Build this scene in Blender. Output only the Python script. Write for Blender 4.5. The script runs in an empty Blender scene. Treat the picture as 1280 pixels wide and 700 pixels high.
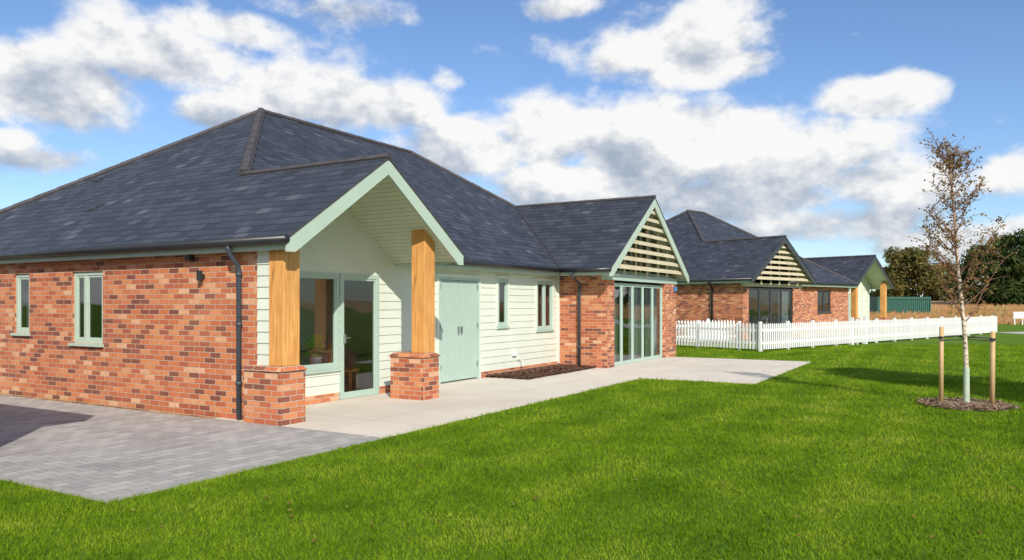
import bpy, math, random
import numpy as np
from mathutils import Vector, Matrix
random.seed(7); np.random.seed(7)
scene=bpy.context.scene
def link(o): scene.collection.objects.link(o); return o
# ---------------------------------------------------------------- node helpers
class NT:
    def __init__(s,tree): s.t=tree; s.n=tree.nodes; s.l=tree.links
    def node(s,ty,**kw):
        nd=s.n.new(ty)
        for k,v in kw.items(): setattr(nd,k,v)
        return nd
    def put(s,sock,v):
        if v is None: return
        if isinstance(v,bpy.types.NodeSocket): s.l.new(v,sock)
        else: sock.default_value=v
    def m(s,op,a,b=None,c=None,clamp=False):
        nd=s.n.new('ShaderNodeMath'); nd.operation=op; nd.use_clamp=clamp
        s.put(nd.inputs[0],a); s.put(nd.inputs[1],b); s.put(nd.inputs[2],c)
        return nd.outputs[0]
    def mix(s,f,a,b,bt='MIX'):
        nd=s.n.new('ShaderNodeMix'); nd.data_type='RGBA'; nd.blend_type=bt
        s.put(nd.inputs[0],f); s.put(nd.inputs[6],a); s.put(nd.inputs[7],b)
        return nd.outputs[2]
    def noise(s,vec,scale,detail=4,rough=.55,out=0):
        nd=s.n.new('ShaderNodeTexNoise'); s.put(nd.inputs['Vector'],vec)
        nd.inputs['Scale'].default_value=scale; nd.inputs['Detail'].default_value=detail; nd.inputs['Roughness'].default_value=rough
        return nd.outputs[out]
    def ramp(s,f,stops,interp='LINEAR'):
        nd=s.n.new('ShaderNodeValToRGB'); nd.color_ramp.interpolation=interp
        els=nd.color_ramp.elements
        while len(els)<len(stops): els.new(.5)
        for e,(p,c) in zip(els,stops):
            e.position=p; e.color=(c[0],c[1],c[2],1) if not isinstance(c,(int,float)) else (c,c,c,1)
        s.put(nd.inputs[0],f); return nd.outputs[0]
    def rng(s,v,a,b,c,d):
        nd=s.n.new('ShaderNodeMapRange'); s.put(nd.inputs[0],v)
        for i,x in enumerate((a,b,c,d)): nd.inputs[i+1].default_value=x
        return nd.outputs[0]
    def bump(s,h,dist,strength=1.0,normal=None):
        nd=s.n.new('ShaderNodeBump'); nd.inputs['Distance'].default_value=dist; nd.inputs['Strength'].default_value=strength
        s.put(nd.inputs['Height'],h)
        if normal is not None: s.l.new(normal,nd.inputs['Normal'])
        return nd.outputs[0]
def newmat(name):
    m=bpy.data.materials.new(name); m.use_nodes=True
    t=NT(m.node_tree); b=m.node_tree.nodes['Principled BSDF']
    return m,t,b
def C(*c): return (c[0],c[1],c[2],1.0)
def simple(name,col,rough=.6,var=.12,scale=8,metal=0,bump=0):
    m,t,b=newmat(name)
    tc=t.node('ShaderNodeTexCoord').outputs['Object']
    n=t.noise(tc,scale,6)
    lo=C(*[c*(1-var) for c in col]); hi=C(*[min(1,c*(1+var)) for c in col])
    t.put(b.inputs['Base Color'],t.mix(t.rng(n,.3,.7,0,1),lo,hi))
    b.inputs['Roughness'].default_value=rough; b.inputs['Metallic'].default_value=metal
    if bump: t.put(b.inputs['Normal'],t.bump(t.noise(tc,scale*6,5),bump))
    return m
def uvnode(t): return t.node('ShaderNodeUVMap').outputs[0]
def bricktex(t,vec,w,h,mortar,off=.5,smooth=.1):
    nd=t.node('ShaderNodeTexBrick'); nd.offset=off; nd.offset_frequency=2
    t.put(nd.inputs['Vector'],vec)
    nd.inputs['Scale'].default_value=1; nd.inputs['Brick Width'].default_value=w; nd.inputs['Row Height'].default_value=h
    nd.inputs['Mortar Size'].default_value=mortar; nd.inputs['Mortar Smooth'].default_value=smooth
    nd.inputs['Color1'].default_value=(0,0,0,1); nd.inputs['Color2'].default_value=(1,1,1,1); nd.inputs['Mortar'].default_value=(.5,.5,.5,1)
    return nd.outputs['Color'],nd.outputs['Fac']
def mat_brick():
    m,t,b=newmat('brickwork'); uv=uvnode(t)
    wob=t.noise(uv,9,3,out=1)
    vm=t.node('ShaderNodeVectorMath',operation='SCALE'); t.put(vm.inputs[0],wob); vm.inputs['Scale'].default_value=.008
    va=t.node('ShaderNodeVectorMath',operation='ADD'); t.put(va.inputs[0],uv); t.put(va.inputs[1],vm.outputs[0])
    col,fac=bricktex(t,va.outputs[0],.225,.075,.0058,smooth=.3)
    c=t.ramp(col,[(0,(.15,.045,.03)),(.1,(.18,.05,.035)),(.16,(.36,.08,.035)),(.32,(.50,.125,.045)),(.5,(.60,.185,.065)),(.64,(.66,.26,.10)),(.72,(.42,.10,.045)),(.84,(.56,.155,.055)),(.92,(.70,.34,.17)),(1,(.74,.44,.27))])
    n1=t.noise(uv,16,7,.72); n2=t.noise(uv,.8,4); n3=t.noise(uv,70,3,.6)
    c=t.mix(t.rng(n1,.38,.75,0,.5),c,C(.28,.08,.04))
    c=t.mix(t.rng(n3,.55,.8,0,.5),c,C(.70,.42,.28))
    c=t.mix(t.rng(n2,.4,.75,0,.2),c,C(.64,.31,.16))
    mort=t.mix(n1,C(.44,.34,.25),C(.66,.54,.42))
    c=t.mix(fac,c,mort)
    t.put(b.inputs['Base Color'],c); b.inputs['Roughness'].default_value=.9
    h=t.m('ADD',t.m('MULTIPLY',fac,-1),t.m('MULTIPLY',n1,.5))
    t.put(b.inputs['Normal'],t.bump(h,.008))
    return m
def mat_slate():
    m,t,b=newmat('roof_slates'); uv=uvnode(t)
    wob=t.noise(uv,3,2,out=1)
    vm=t.node('ShaderNodeVectorMath',operation='SCALE'); t.put(vm.inputs[0],wob); vm.inputs['Scale'].default_value=.014
    va=t.node('ShaderNodeVectorMath',operation='ADD'); t.put(va.inputs[0],uv); t.put(va.inputs[1],vm.outputs[0])
    col,fac=bricktex(t,va.outputs[0],.25,.19,.004,smooth=.0)
    sp=t.node('ShaderNodeSeparateXYZ'); t.put(sp.inputs[0],va.outputs[0])
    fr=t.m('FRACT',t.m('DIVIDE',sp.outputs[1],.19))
    c=t.ramp(col,[(0,(.020,.024,.034)),(.35,(.032,.037,.051)),(.7,(.044,.050,.068)),(.95,(.058,.064,.086)),(1,(.11,.115,.135))])
    n1=t.noise(uv,20,6,.7); n2=t.noise(uv,.7,5)
    c=t.mix(t.rng(n1,.35,.7,0,.5),c,C(.033,.038,.050))
    c=t.mix(t.rng(n2,.4,.7,0,.15),c,C(.065,.07,.09))
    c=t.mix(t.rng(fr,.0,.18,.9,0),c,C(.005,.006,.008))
    c=t.mix(t.m('MULTIPLY',fac,.85),c,C(.01,.01,.014))
    t.put(b.inputs['Base Color'],c)
    t.put(b.inputs['Roughness'],t.rng(n1,.3,.7,.5,.75))
    h=t.m('ADD',t.m('MULTIPLY',fr,-1),t.m('ADD',t.m('MULTIPLY',n1,.35),t.m('MULTIPLY',col,.4)))
    t.put(b.inputs['Normal'],t.bump(h,.02))
    return m
def mat_boards(name,col,w=.1,axis=0,var=.06,depth=.006,rough=.55):
    m,t,b=newmat(name); uv=uvnode(t)
    sp=t.node('ShaderNodeSeparateXYZ'); t.put(sp.inputs[0],uv)
    fr=t.m('FRACT',t.m('DIVIDE',sp.outputs[axis],w))
    g=t.m('LESS_THAN',fr,.07)
    n=t.noise(uv,5,5)
    c=t.mix(t.rng(n,.3,.7,0,1),C(*[x*(1-var) for x in col]),C(*[x*(1+var) for x in col]))
    c=t.mix(t.m('MULTIPLY',g,.75),c,C(*[x*.25 for x in col]))
    t.put(b.inputs['Base Color'],c); b.inputs['Roughness'].default_value=rough
    t.put(b.inputs['Normal'],t.bump(t.m('MULTIPLY',g,-1),depth))
    return m
def mat_wood(name,c1,c2):
    m,t,b=newmat(name); uv=uvnode(t)
    mp=t.node('ShaderNodeMapping'); t.put(mp.inputs[0],uv); mp.inputs['Scale'].default_value=(30,1.6,1)
    wv=t.noise(mp.outputs[0],1.0,7,.7); n2=t.noise(uv,1.6,3)
    mp3=t.node('ShaderNodeMapping'); t.put(mp3.inputs[0],uv); mp3.inputs['Scale'].default_value=(7,1.4,1)
    kn=t.noise(mp3.outputs[0],1.0,2)
    c=t.mix(t.rng(wv,.35,.65,0,1),C(*c1),C(*c2)); c=t.mix(t.rng(n2,.4,.7,0,.35),c,C(*[x*.65 for x in c1]))
    c=t.mix(t.rng(kn,.64,.74,0,.7),c,C(*[x*.35 for x in c1]))
    t.put(b.inputs['Base Color'],c); b.inputs['Roughness'].default_value=.6
    t.put(b.inputs['Normal'],t.bump(wv,.004))
    return m
def mat_glass():
    m,t,b=newmat('window_glass')
    m.node_tree.nodes.remove(b); out=m.node_tree.nodes['Material Output']
    tr=t.node('ShaderNodeBsdfTransparent'); tr.inputs[0].default_value=(.93,.97,.95,1)
    gl=t.node('ShaderNodeBsdfGlossy'); gl.inputs['Roughness'].default_value=.01; gl.inputs[0].default_value=(.95,.98,1,1)
    tc=t.node('ShaderNodeTexCoord').outputs['Object']
    t.put(gl.inputs['Normal'],t.bump(t.noise(tc,1.3,1),.006))
    fr=t.node('ShaderNodeFresnel'); fr.inputs[0].default_value=1.5
    f=t.m('ADD',t.m('MULTIPLY',fr.outputs[0],1.5),.04,clamp=True)
    mx=t.node('ShaderNodeMixShader'); t.put(mx.inputs[0],f); t.l.new(tr.outputs[0],mx.inputs[1]); t.l.new(gl.outputs[0],mx.inputs[2])
    t.l.new(mx.outputs[0],out.inputs[0]); return m
def mat_concrete():
    m,t,b=newmat('path_concrete'); uv=uvnode(t)
    n=t.noise(uv,1.1,7,.65); n2=t.noise(uv,90,3,.7); n3=t.noise(uv,.35,5,.6)
    c=t.mix(t.rng(n,.3,.7,0,1),C(.60,.54,.455),C(.72,.66,.57)); c=t.mix(t.rng(n2,.35,.65,0,.25),c,C(.44,.39,.33))
    c=t.mix(t.rng(n3,.5,.7,0,.35),c,C(.50,.44,.36))
    _,fac=bricktex(t,uv,3.0,2.9,.006,off=0)
    c=t.mix(t.m('MULTIPLY',fac,.6),c,C(.22,.19,.16))
    t.put(b.inputs['Base Color'],c); b.inputs['Roughness'].default_value=.85
    t.put(b.inputs['Normal'],t.bump(t.m('SUBTRACT',n2,fac),.002)); return m
def mat_paving():
    m,t,b=newmat('block_paving'); uv=uvnode(t)
    col,fac=bricktex(t,uv,.21,.14,.004)
    c=t.ramp(col,[(0,(.27,.255,.25)),(.5,(.36,.345,.33)),(.85,(.45,.43,.405)),(1,(.30,.28,.265))])
    n=t.noise(uv,.9,6,.6); n2=t.noise(uv,60,3)
    c=t.mix(t.rng(n,.35,.7,0,.45),c,C(.48,.455,.425)); c=t.mix(t.rng(n2,.4,.7,0,.3),c,C(.24,.23,.22))
    c=t.mix(t.m('MULTIPLY',fac,.85),c,C(.17,.155,.14))
    t.put(b.inputs['Base Color'],c); b.inputs['Roughness'].default_value=.85
    t.put(b.inputs['Normal'],t.bump(t.m('SUBTRACT',t.m('MULTIPLY',n2,.4),fac),.004)); return m
def mat_ground():
    m,t,b=newmat('lawn_soil'); p=t.node('ShaderNodeNewGeometry').outputs['Position']
    n=t.noise(p,.5,6,.6); n2=t.noise(p,30,5,.7); n3=t.noise(p,4,4)
    c=t.mix(t.rng(n,.35,.65,0,1),C(.095,.18,.012),C(.15,.25,.018))
    c=t.mix(t.rng(n3,.4,.7,0,.5),c,C(.07,.14,.010))
    c=t.mix(t.rng(n2,.45,.7,0,.7),c,C(.035,.075,.006))
    t.put(b.inputs['Base Color'],c); b.inputs['Roughness'].default_value=.95; b.inputs['Specular IOR Level'].default_value=.1
    t.put(b.inputs['Normal'],t.bump(n2,.03)); return m
def leafmat(name,stops,scale,trans=.3,fine=60,grass=False):
    m,t,b=newmat(name); m.node_tree.nodes.remove(b); out=m.node_tree.nodes['Material Output']
    p=t.node('ShaderNodeNewGeometry').outputs['Position']
    if grass:
        f=t.m('ADD',t.m('MULTIPLY',t.noise(p,scale,3),.25),t.m('MULTIPLY',t.noise(p,fine,2),.28))
        f=t.m('ADD',f,t.m('MULTIPLY',t.noise(p,14,4,.7),.30))
        f=t.m('ADD',f,t.m('MULTIPLY',t.noise(p,.35,3),.17))
        sp=t.node('ShaderNodeSeparateXYZ'); t.put(sp.inputs[0],p)
        st=t.m('SINE',t.m('MULTIPLY',t.m('ADD',t.m('MULTIPLY',sp.outputs[0],.864),t.m('MULTIPLY',sp.outputs[1],-.504)),6.0))
        f=t.m('ADD',f,t.m('MULTIPLY',st,.018))
        f=t.rng(f,.40,.61,0,1)
    else:
        f=t.m('ADD',t.m('MULTIPLY',t.noise(p,scale,3),.55),t.m('MULTIPLY',t.noise(p,fine,2),.45)); f=t.rng(f,.34,.66,0,1)
    c=t.ramp(f,stops)
    d=t.node('ShaderNodeBsdfDiffuse'); t.put(d.inputs[0],c)
    tr=t.node('ShaderNodeBsdfTranslucent'); t.put(tr.inputs[0],c)
    mx=t.node('ShaderNodeMixShader'); mx.inputs[0].default_value=trans; t.l.new(d.outputs[0],mx.inputs[1]); t.l.new(tr.outputs[0],mx.inputs[2])
    t.l.new(mx.outputs[0],out.inputs[0]); return m
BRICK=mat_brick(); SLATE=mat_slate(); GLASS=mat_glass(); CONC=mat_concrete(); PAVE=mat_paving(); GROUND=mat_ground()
CLAD=simple('painted_cladding',(.66,.70,.60),.5,.04,3)
SAGE=simple('sage_paint',(.44,.54,.45),.45,.04,3)
SAGED=simple('sage_door_paint',(.40,.52,.45),.4,.04,3)
SOFFIT=mat_boards('sage_soffit_boards',(.56,.62,.46),.095,1)
OAK=mat_wood('oak_timber',(.56,.23,.055),(.84,.45,.14))
SLATW=mat_wood('slat_timber',(.56,.48,.32),(.72,.64,.46))
STAKE=mat_wood('stake_timber',(.46,.30,.13),(.66,.46,.24))
BLACK=simple('black_plastic',(.022,.024,.027),.35,.1)
PIPE=simple('downpipe_grey',(.05,.062,.08),.35,.1)
DKFR=simple('dark_frame',(.04,.045,.05),.4,.1)
RIDGE=simple('ridge_tile',(.062,.055,.058),.7,.25,6,bump=.004)
PLASTER=simple('interior_plaster',(.80,.78,.72),.8,.04)
FLOORM=simple('interior_floor',(.48,.40,.30),.5,.2)
CURT=mat_boards('curtain_cloth',(.80,.81,.77),.09,0,depth=.03)
WHITE=simple('white_fence_paint',(.82,.82,.80),.5,.05,2)
BLUE=simple('blue_alarm_box',(.05,.20,.42),.4,.05)
STEEL=simple('steel',(.5,.5,.5),.3,.05,metal=1)
MULCH=simple('bark_mulch',(.15,.07,.04),.95,.6,40,bump=.02)
CHIP=simple('woodchip',(.36,.24,.15),.95,.5,40,bump=.02)
def mat_bark():
    m,t,b=newmat('birch_bark'); p=t.node('ShaderNodeTexCoord').outputs['Object']
    mp=t.node('ShaderNodeMapping'); t.put(mp.inputs[0],p); mp.inputs['Scale'].default_value=(10,10,40)
    sp=t.node('ShaderNodeSeparateXYZ'); t.put(sp.inputs[0],p)
    n=t.noise(mp.outputs[0],1,4); c=t.mix(t.rng(n,.5,.66,0,1),C(.68,.56,.44),C(.16,.10,.07))
    c=t.mix(t.rng(sp.outputs[2],2.0,3.4,0,.85),c,C(.24,.12,.08))
    t.put(b.inputs['Base Color'],c); b.inputs['Roughness'].default_value=.7; return m
BARK=mat_bark(); TWIG=simple('twig_bark',(.24,.12,.08),.8,.2); TRUNK=simple('trunk_bark',(.10,.075,.05),.9,.3)
GUARD=simple('tree_guard',(.42,.50,.38),.6,.1)
# ---------------------------------------------------------------- mesh helpers
class MB:
    def __init__(s): s.v=[]; s.f=[]
    def poly(s,pts):
        i=len(s.v); s.v+= [tuple(p) for p in pts]; s.f.append(tuple(range(i,i+len(pts))))
    def hexa(s,p):
        i=len(s.v); s.v+=[tuple(q) for q in p]
        for f in ((0,3,2,1),(4,5,6,7),(0,1,5,4),(1,2,6,5),(2,3,7,6),(3,0,4,7)): s.f.append(tuple(i+k for k in f))
    def box(s,x0,x1,y0,y1,z0,z1):
        s.hexa([(x0,y0,z0),(x1,y0,z0),(x1,y1,z0),(x0,y1,z0),(x0,y0,z1),(x1,y0,z1),(x1,y1,z1),(x0,y1,z1)])
    def wbox(s,W,a0,a1,d0,d1,z0,z1):
        P=W.pt; s.hexa([P(a0,d1,z0),P(a1,d1,z0),P(a1,d0,z0),P(a0,d0,z0),P(a0,d1,z1),P(a1,d1,z1),P(a1,d0,z1),P(a0,d0,z1)])
    def prism(s,pts,vec):
        n=len(pts); i=len(s.v); v=Vector(vec)
        s.v+=[tuple(p) for p in pts]+[tuple(Vector(p)+v) for p in pts]
        s.f.append(tuple(range(i,i+n))); s.f.append(tuple(range(i+2*n-1,i+n-1,-1)))
        for k in range(n): s.f.append((i+k,i+n+k,i+n+(k+1)%n,i+(k+1)%n))
    def tube(s,pts,r,n=8,cap=True):
        pts=[Vector(p) for p in pts]
        if not hasattr(r,'__len__'): r=[r]*len(pts)
        base=len(s.v); ref=None
        for k,p in enumerate(pts):
            d=(pts[min(k+1,len(pts)-1)]-pts[max(k-1,0)]).normalized()
            if ref is None:
                ref=d.cross(Vector((0,0,1)) if abs(d.z)<.9 else Vector((1,0,0))).normalized()
            a=(ref-d*ref.dot(d)).normalized(); ref=a; b=d.cross(a)
            for j in range(n):
                th=2*math.pi*j/n; s.v.append(tuple(p+(a*math.cos(th)+b*math.sin(th))*r[k]))
        for k in range(len(pts)-1):
            for j in range(n):
                q=base+k*n; s.f.append((q+j,q+(j+1)%n,q+n+(j+1)%n,q+n+j))
        if cap:
            s.f.append(tuple(base+j for j in range(n-1,-1,-1))); q=base+(len(pts)-1)*n; s.f.append(tuple(q+j for j in range(n)))
    def done(s,name,mat,parent=None,smooth=False,uv=True,bevel=0):
        me=bpy.data.meshes.new(name); me.from_pydata(s.v,[],s.f); me.update()
        if uv:
            ul=me.uv_layers.new(name='UVMap'); Z=Vector((0,0,1))
            for p in me.polygons:
                n=p.normal
                if abs(n.z)>.985: T=Vector((1,0,0)); B=Vector((0,1,0))
                else: T=Z.cross(n).normalized(); B=n.cross(T)
                for li in p.loop_indices:
                    co=me.vertices[me.loops[li].vertex_index].co; ul.data[li].uv=(co.dot(T)+50,co.dot(B)+50)
        if smooth: me.polygons.foreach_set('use_smooth',[True]*len(me.polygons))
        me.materials.append(mat); o=link(bpy.data.objects.new(name,me))
        if parent: o.parent=parent
        if bevel:
            bm=o.modifiers.new('Bevel','BEVEL'); bm.width=bevel; bm.segments=2; bm.limit_method='ANGLE'
        return o
class WF:
    def __init__(s,ox,oy,dx,dy): s.o=(ox,oy); s.d=(dx,dy); s.n=(dy,-dx)
    def pt(s,a,d,z): return (s.o[0]+s.d[0]*a+s.n[0]*d, s.o[1]+s.d[1]*a+s.n[1]*d, z)
def empty(name,loc=(0,0,0),rot=0):
    e=link(bpy.data.objects.new(name,None)); e.location=loc; e.rotation_euler=(0,0,rot); e.empty_display_size=.3; return e
def wall(M,W,a0,a1,z0,z1,ops=(),rev=.1):
    As=sorted({a0,a1}|{v for o in ops for v in o[:2]}); Zs=sorted({z0,z1}|{v for o in ops for v in o[2:4]})
    for i in range(len(As)-1):
        for j in range(len(Zs)-1):
            ca=(As[i]+As[i+1])/2; cz=(Zs[j]+Zs[j+1])/2
            if any(o[0]<ca<o[1] and o[2]<cz<o[3] for o in ops): continue
            M.poly([W.pt(As[i],0,Zs[j]),W.pt(As[i+1],0,Zs[j]),W.pt(As[i+1],0,Zs[j+1]),W.pt(As[i],0,Zs[j+1])])
    for o in ops:
        l,r,b,t=o[:4]; P=W.pt
        M.poly([P(l,0,b),P(l,0,t),P(l,-rev,t),P(l,-rev,b)]); M.poly([P(r,-rev,b),P(r,-rev,t),P(r,0,t),P(r,0,b)])
        M.poly([P(l,0,t),P(r,0,t),P(r,-rev,t),P(l,-rev,t)]); M.poly([P(l,-rev,b),P(r,-rev,b),P(r,0,b),P(l,0,b)])
def clad(M,W,a0,a1,z0,z1,ops=(),lim=None,h=.15):
    z=z0
    while z<z1-1e-4:
        zb=min(z+h,z1); cuts=sorted({z,zb}|{e for o in ops for e in o[2:4] if z<e<zb})
        for c0,c1 in zip(cuts,cuts[1:]):
            ints=[(a0,a1)]
            for o in ops:
                if o[2]<c1-1e-4 and o[3]>c0+1e-4:
                    ni=[]
                    for l,r in ints:
                        if o[0]>l: ni.append((l,min(r,o[0])))
                        if o[1]<r: ni.append((max(l,o[1]),r))
                    ints=[x for x in ni if x[1]-x[0]>1e-4]
            D=lambda q: .004+.014*(z+h-q)/h
            for l,r in ints:
                l0=l1=l; r0=r1=r
                if lim:
                    L0,R0=lim(c0); L1,R1=lim(c1); l0=max(l,L0); l1=max(l,L1); r0=min(r,R0); r1=min(r,R1)
                    if r0<=l0: continue
                    if r1<l1: r1=l1=(l1+r1)/2
                M.poly([W.pt(l0,D(c0),c0),W.pt(r0,D(c0),c0),W.pt(r1,D(c1),c1),W.pt(l1,D(c1),c1)])
                if c0==z: M.poly([W.pt(l0,.003,c0),W.pt(r0,.003,c0),W.pt(r0,D(c0),c0),W.pt(l0,D(c0),c0)])
        z=zb
def window(name,W,a0,a1,z0,z1,mat,par,mull=(),fw=.06,d0=-.09,d1=-.03,sill=True,sash=True,trans=()):
    M=MB()
    M.wbox(W,a0,a0+fw,d0,d1,z0,z1); M.wbox(W,a1-fw,a1,d0,d1,z0,z1)
    M.wbox(W,a0+fw,a1-fw,d0,d1,z0,z0+fw); M.wbox(W,a0+fw,a1-fw,d0,d1,z1-fw,z1)
    ed=[a0+fw]+[a for m in mull for a in (m-fw/2,m+fw/2)]+[a1-fw]
    for m in mull: M.wbox(W,m-fw/2,m+fw/2,d0,d1-.002,z0+fw,z1-fw)
    for q in trans: M.wbox(W,a0+fw,a1-fw,d0+.004,d1-.004,q-fw/2,q+fw/2)
    if sash:
        for k in range(0,len(ed),2):
            l,r=ed[k],ed[k+1]; s=.035; x=.012
            M.wbox(W,l,l+s,d0+x,d1-x,z0+fw,z1-fw); M.wbox(W,r-s,r,d0+x,d1-x,z0+fw,z1-fw)
            M.wbox(W,l+s,r-s,d0+x,d1-x,z0+fw,z0+fw+s); M.wbox(W,l+s,r-s,d0+x,d1-x,z1-fw-s,z1-fw)
    if sill: M.wbox(W,a0-.03,a1+.03,d0,.05,z0-.045,z0-.002)
    M.done(name+'_frame',mat,par)
    G=MB(); dm=(d0+d1)/2; P=W.pt
    G.poly([P(a0+fw*.5,dm,z0+fw*.5),P(a1-fw*.5,dm,z0+fw*.5),P(a1-fw*.5,dm,z1-fw*.5),P(a0+fw*.5,dm,z1-fw*.5)])
    G.done(name+'_glass',GLASS,par)
def ridgetiles(M,p0,p1,r=.075,up=.0):
    p0=Vector(p0); p1=Vector(p1); L=(p1-p0).length; n=max(1,int(L/.45))
    for i in range(n):
        a=p0.lerp(p1,i/n); b=p0.lerp(p1,(i+1)/n+.02/L)
        a=a+Vector((0,0,up)); b=b+Vector((0,0,up))
        M.tube([a,b],[r,r*.88],6)
def barge(M,y,xl,xg,xr,z0,zg,dep=.22,th=.035):
    M.prism([(xl-.02,y,z0-.01),(xl-.02,y,z0-dep*.75),(xl+.12,y,z0-dep*.75),(xg,y,zg-dep),(xg,y,zg-.01)],(0,th,0))
    M.prism([(xg,y,zg-.01),(xg,y,zg-dep),(xr-.12,y,z0-dep*.75),(xr+.02,y,z0-dep*.75),(xr+.02,y,z0-.01)],(0,th,0))
def gutter(M,p0,p1,r=.058):
    M.tube([p0,p1],r,8)
def downpipe(M,x,y,gx,gy,ztop,r=.035):
    M.tube([(gx,gy,ztop),(gx,gy,ztop-.1),(gx+(x-gx)*.15,gy+(y-gy)*.15,ztop-.16),(x-(x-gx)*.1,y-(y-gy)*.1,ztop-.30),(x,y,ztop-.36),(x,y,.05)],r,10)
    for z in (.5,1.3,ztop-.45): M.tube([(x,y,z),(x,y,z+.05)],r*1.3,10)
# ================================================================= HOUSE A
th=math.atan2(.864,.504)
A=empty('brick_house',(-2.99,9.91,0),th)
k=.67; z0=2.47; xL=-.06; yF=.95; rx=5.20; xR=16.0; G1R=3.9; g1=(xL+G1R)/2; zg1=z0+k*(g1-xL)
ry=yF+(rx-xL); yB=ry+(rx-xL); zr=z0+k*(rx-xL); rx2=xR-(rx-xL); G2L=9.9; g2=(G2L+xR)/2; zg2=z0+k*(xR-g2)
f1=-.22; f2=-.42
y1=yF+(g1-xL); y2=yF+(xR-g2)
M=MB()
M.poly([(xL,yB,z0),(xL,f1,z0),(g1,f1,zg1),(g1,y1,zg1),(rx,ry,zr)])
M.poly([(g1,f1,zg1),(G1R,f1,z0),(G1R,yF,z0),(g1,y1,zg1)])
M.poly([(G1R,yF,z0),(G2L,yF,z0),(g2,y2,zg2),(rx2,ry,zr),(rx,ry,zr),(g1,y1,zg1)])
M.poly([(G2L,yF,z0),(G2L,f2,z0),(g2,f2,zg2),(g2,y2,zg2)])
M.poly([(xR,f2,z0),(xR,yB,z0),(rx2,ry,zr),(g2,y2,zg2),(g2,f2,zg2)])
M.poly([(xR,yB,z0),(xL,yB,z0),(rx,ry,zr),(rx2,ry,zr)])
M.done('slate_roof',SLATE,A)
M=MB()
def edge(M,a,b,t=.03):
    M.poly([a,b,(b[0],b[1],b[2]-t),(a[0],a[1],a[2]-t)])
for a,b in [((xL,yB,z0),(xL,f1,z0)),((xL,f1,z0),(g1,f1,zg1)),((g1,f1,zg1),(G1R,f1,z0)),((G1R,f1,z0),(G1R,yF,z0)),((G1R,yF,z0),(G2L,yF,z0)),((G2L,yF,z0),(G2L,f2,z0)),((G2L,f2,z0),(g2,f2,zg2)),((g2,f2,zg2),(xR,f2,z0)),((xR,f2,z0),(xR,yB,z0))]: edge(M,a,b)
M.done('slate_edges',RIDGE,A)
M=MB()
ridgetiles(M,(g1,f1,zg1),(g1,y1,zg1),.06); ridgetiles(M,(g1,y1,zg1),(rx,ry,zr),.11); ridgetiles(M,(rx,ry,zr),(rx2,ry,zr)); ridgetiles(M,(xL,yB,z0),(rx,ry,zr))
ridgetiles(M,(rx2,ry,zr),(g2,y2,zg2)); ridgetiles(M,(g2,f2,zg2),(g2,y2,zg2),.06); ridgetiles(M,(rx2,ry,zr),(xR,yB,z0))
M.done('ridge_tiles',RIDGE,A)
M=MB()
for a,b in (((G1R,yF,z0+.012),(g1,y1,zg1+.012)),((G2L,yF,z0+.012),(g2,y2,zg2+.012))):
    M.tube([Vector(a),Vector(b)],.035,4)
M.done('lead_valleys',simple('lead',(.035,.037,.042),.6),A)
M=MB()
for x,y in ((1.3,6.2),(2.6,8.2)):
    z=z0+k*(x-xL); M.hexa([(x-.12,y-.15,z-.07),(x+.12,y-.15,z+.09),(x+.12,y+.15,z+.09),(x-.12,y+.15,z-.07),(x-.12,y-.13,z-.03),(x+.12,y-.13,z+.10),(x+.12,y+.13,z+.10),(x-.12,y+.13,z-.03)])
M.done('roof_vents',SLATE,A)
M=MB(); barge(M,f1+.01,xL,g1,G1R,z0-.03,zg1-.03,.23); barge(M,f2+.01,G2L,g2,xR,z0-.03,zg2-.03,.24)
M.box(xL+.03,xL+.055,f1+.05,yB,z0-.17,z0-.035)
M.box(G1R-.055,G1R-.03,f1+.05,1.24,z0-.17,z0-.035)
M.box(G1R-.03,G2L+.03,yF+.03,yF+.055,z0-.17,z0-.035)
M.box(G2L+.03,G2L+.055,f2+.05,yF,z0-.17,z0-.035)
M.box(xR-.055,xR-.03,f2+.05,yB,z0-.17,z0-.035)
zs=z0-.165
M.box(xL+.056,.2,.3,yB,zs,zs+.01); M.box(G1R-.02,G2L,yF+.056,1.4,zs,zs+.01); M.box(G2L+.056,10.6,f2+.06,yF+.1,zs,zs+.01)
M.done('fascia_and_bargeboards',SAGE,A)
M=MB(); u=.12
M.poly([(xL+.06,1.3,z0-u+.03),(g1,1.3,zg1-u),(g1,f1+.046,zg1-u),(xL+.06,f1+.046,z0-u+.03)])
M.poly([(g1,1.3,zg1-u),(G1R-.056,1.3,z0-u-.02),(G1R-.056,f1+.046,z0-u-.02),(g1,f1+.046,zg1-u)])
M.poly([(G2L+.06,.1,z0-u+.03),(g2,.1,zg2-u),(g2,f2+.046,zg2-u),(G2L+.06,f2+.046,z0-u+.03)])
M.poly([(g2,.1,zg2-u),(xR-.06,.1,z0-u+.03),(xR-.06,f2+.046,z0-u+.03),(g2,f2+.046,zg2-u)])
M.done('porch_soffit',SOFFIT,A)
M=MB(); gz=z0-.045
gutter(M,(xL-.04,f1+.0,gz),(xL-.04,yB,gz)); gutter(M,(G1R+.04,yF-.04,gz),(G2L-.04,yF-.04,gz)); gutter(M,(G2L-.04,f2,gz),(G2L-.04,yF-.04,gz)); gutter(M,(xR+.04,f2,gz),(xR+.04,yB,gz))
gutter(M,(G1R+.04,f1+.05,gz),(G1R+.04,yF-.04,gz))
for i in range(12): M.box(xL-.08,xL+.03,.4+i*.95,.43+i*.95,gz-.03,gz+.065)
M.done('gutters',BLACK,A,smooth=True)
M=MB()
downpipe(M,.075,.87,xL-.04,.87,gz); downpipe(M,10.33,.62,G2L-.04,.62,gz); downpipe(M,.075,9.4,xL-.04,9.4,gz)
M.done('downpipes',PIPE,A,smooth=True)
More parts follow.
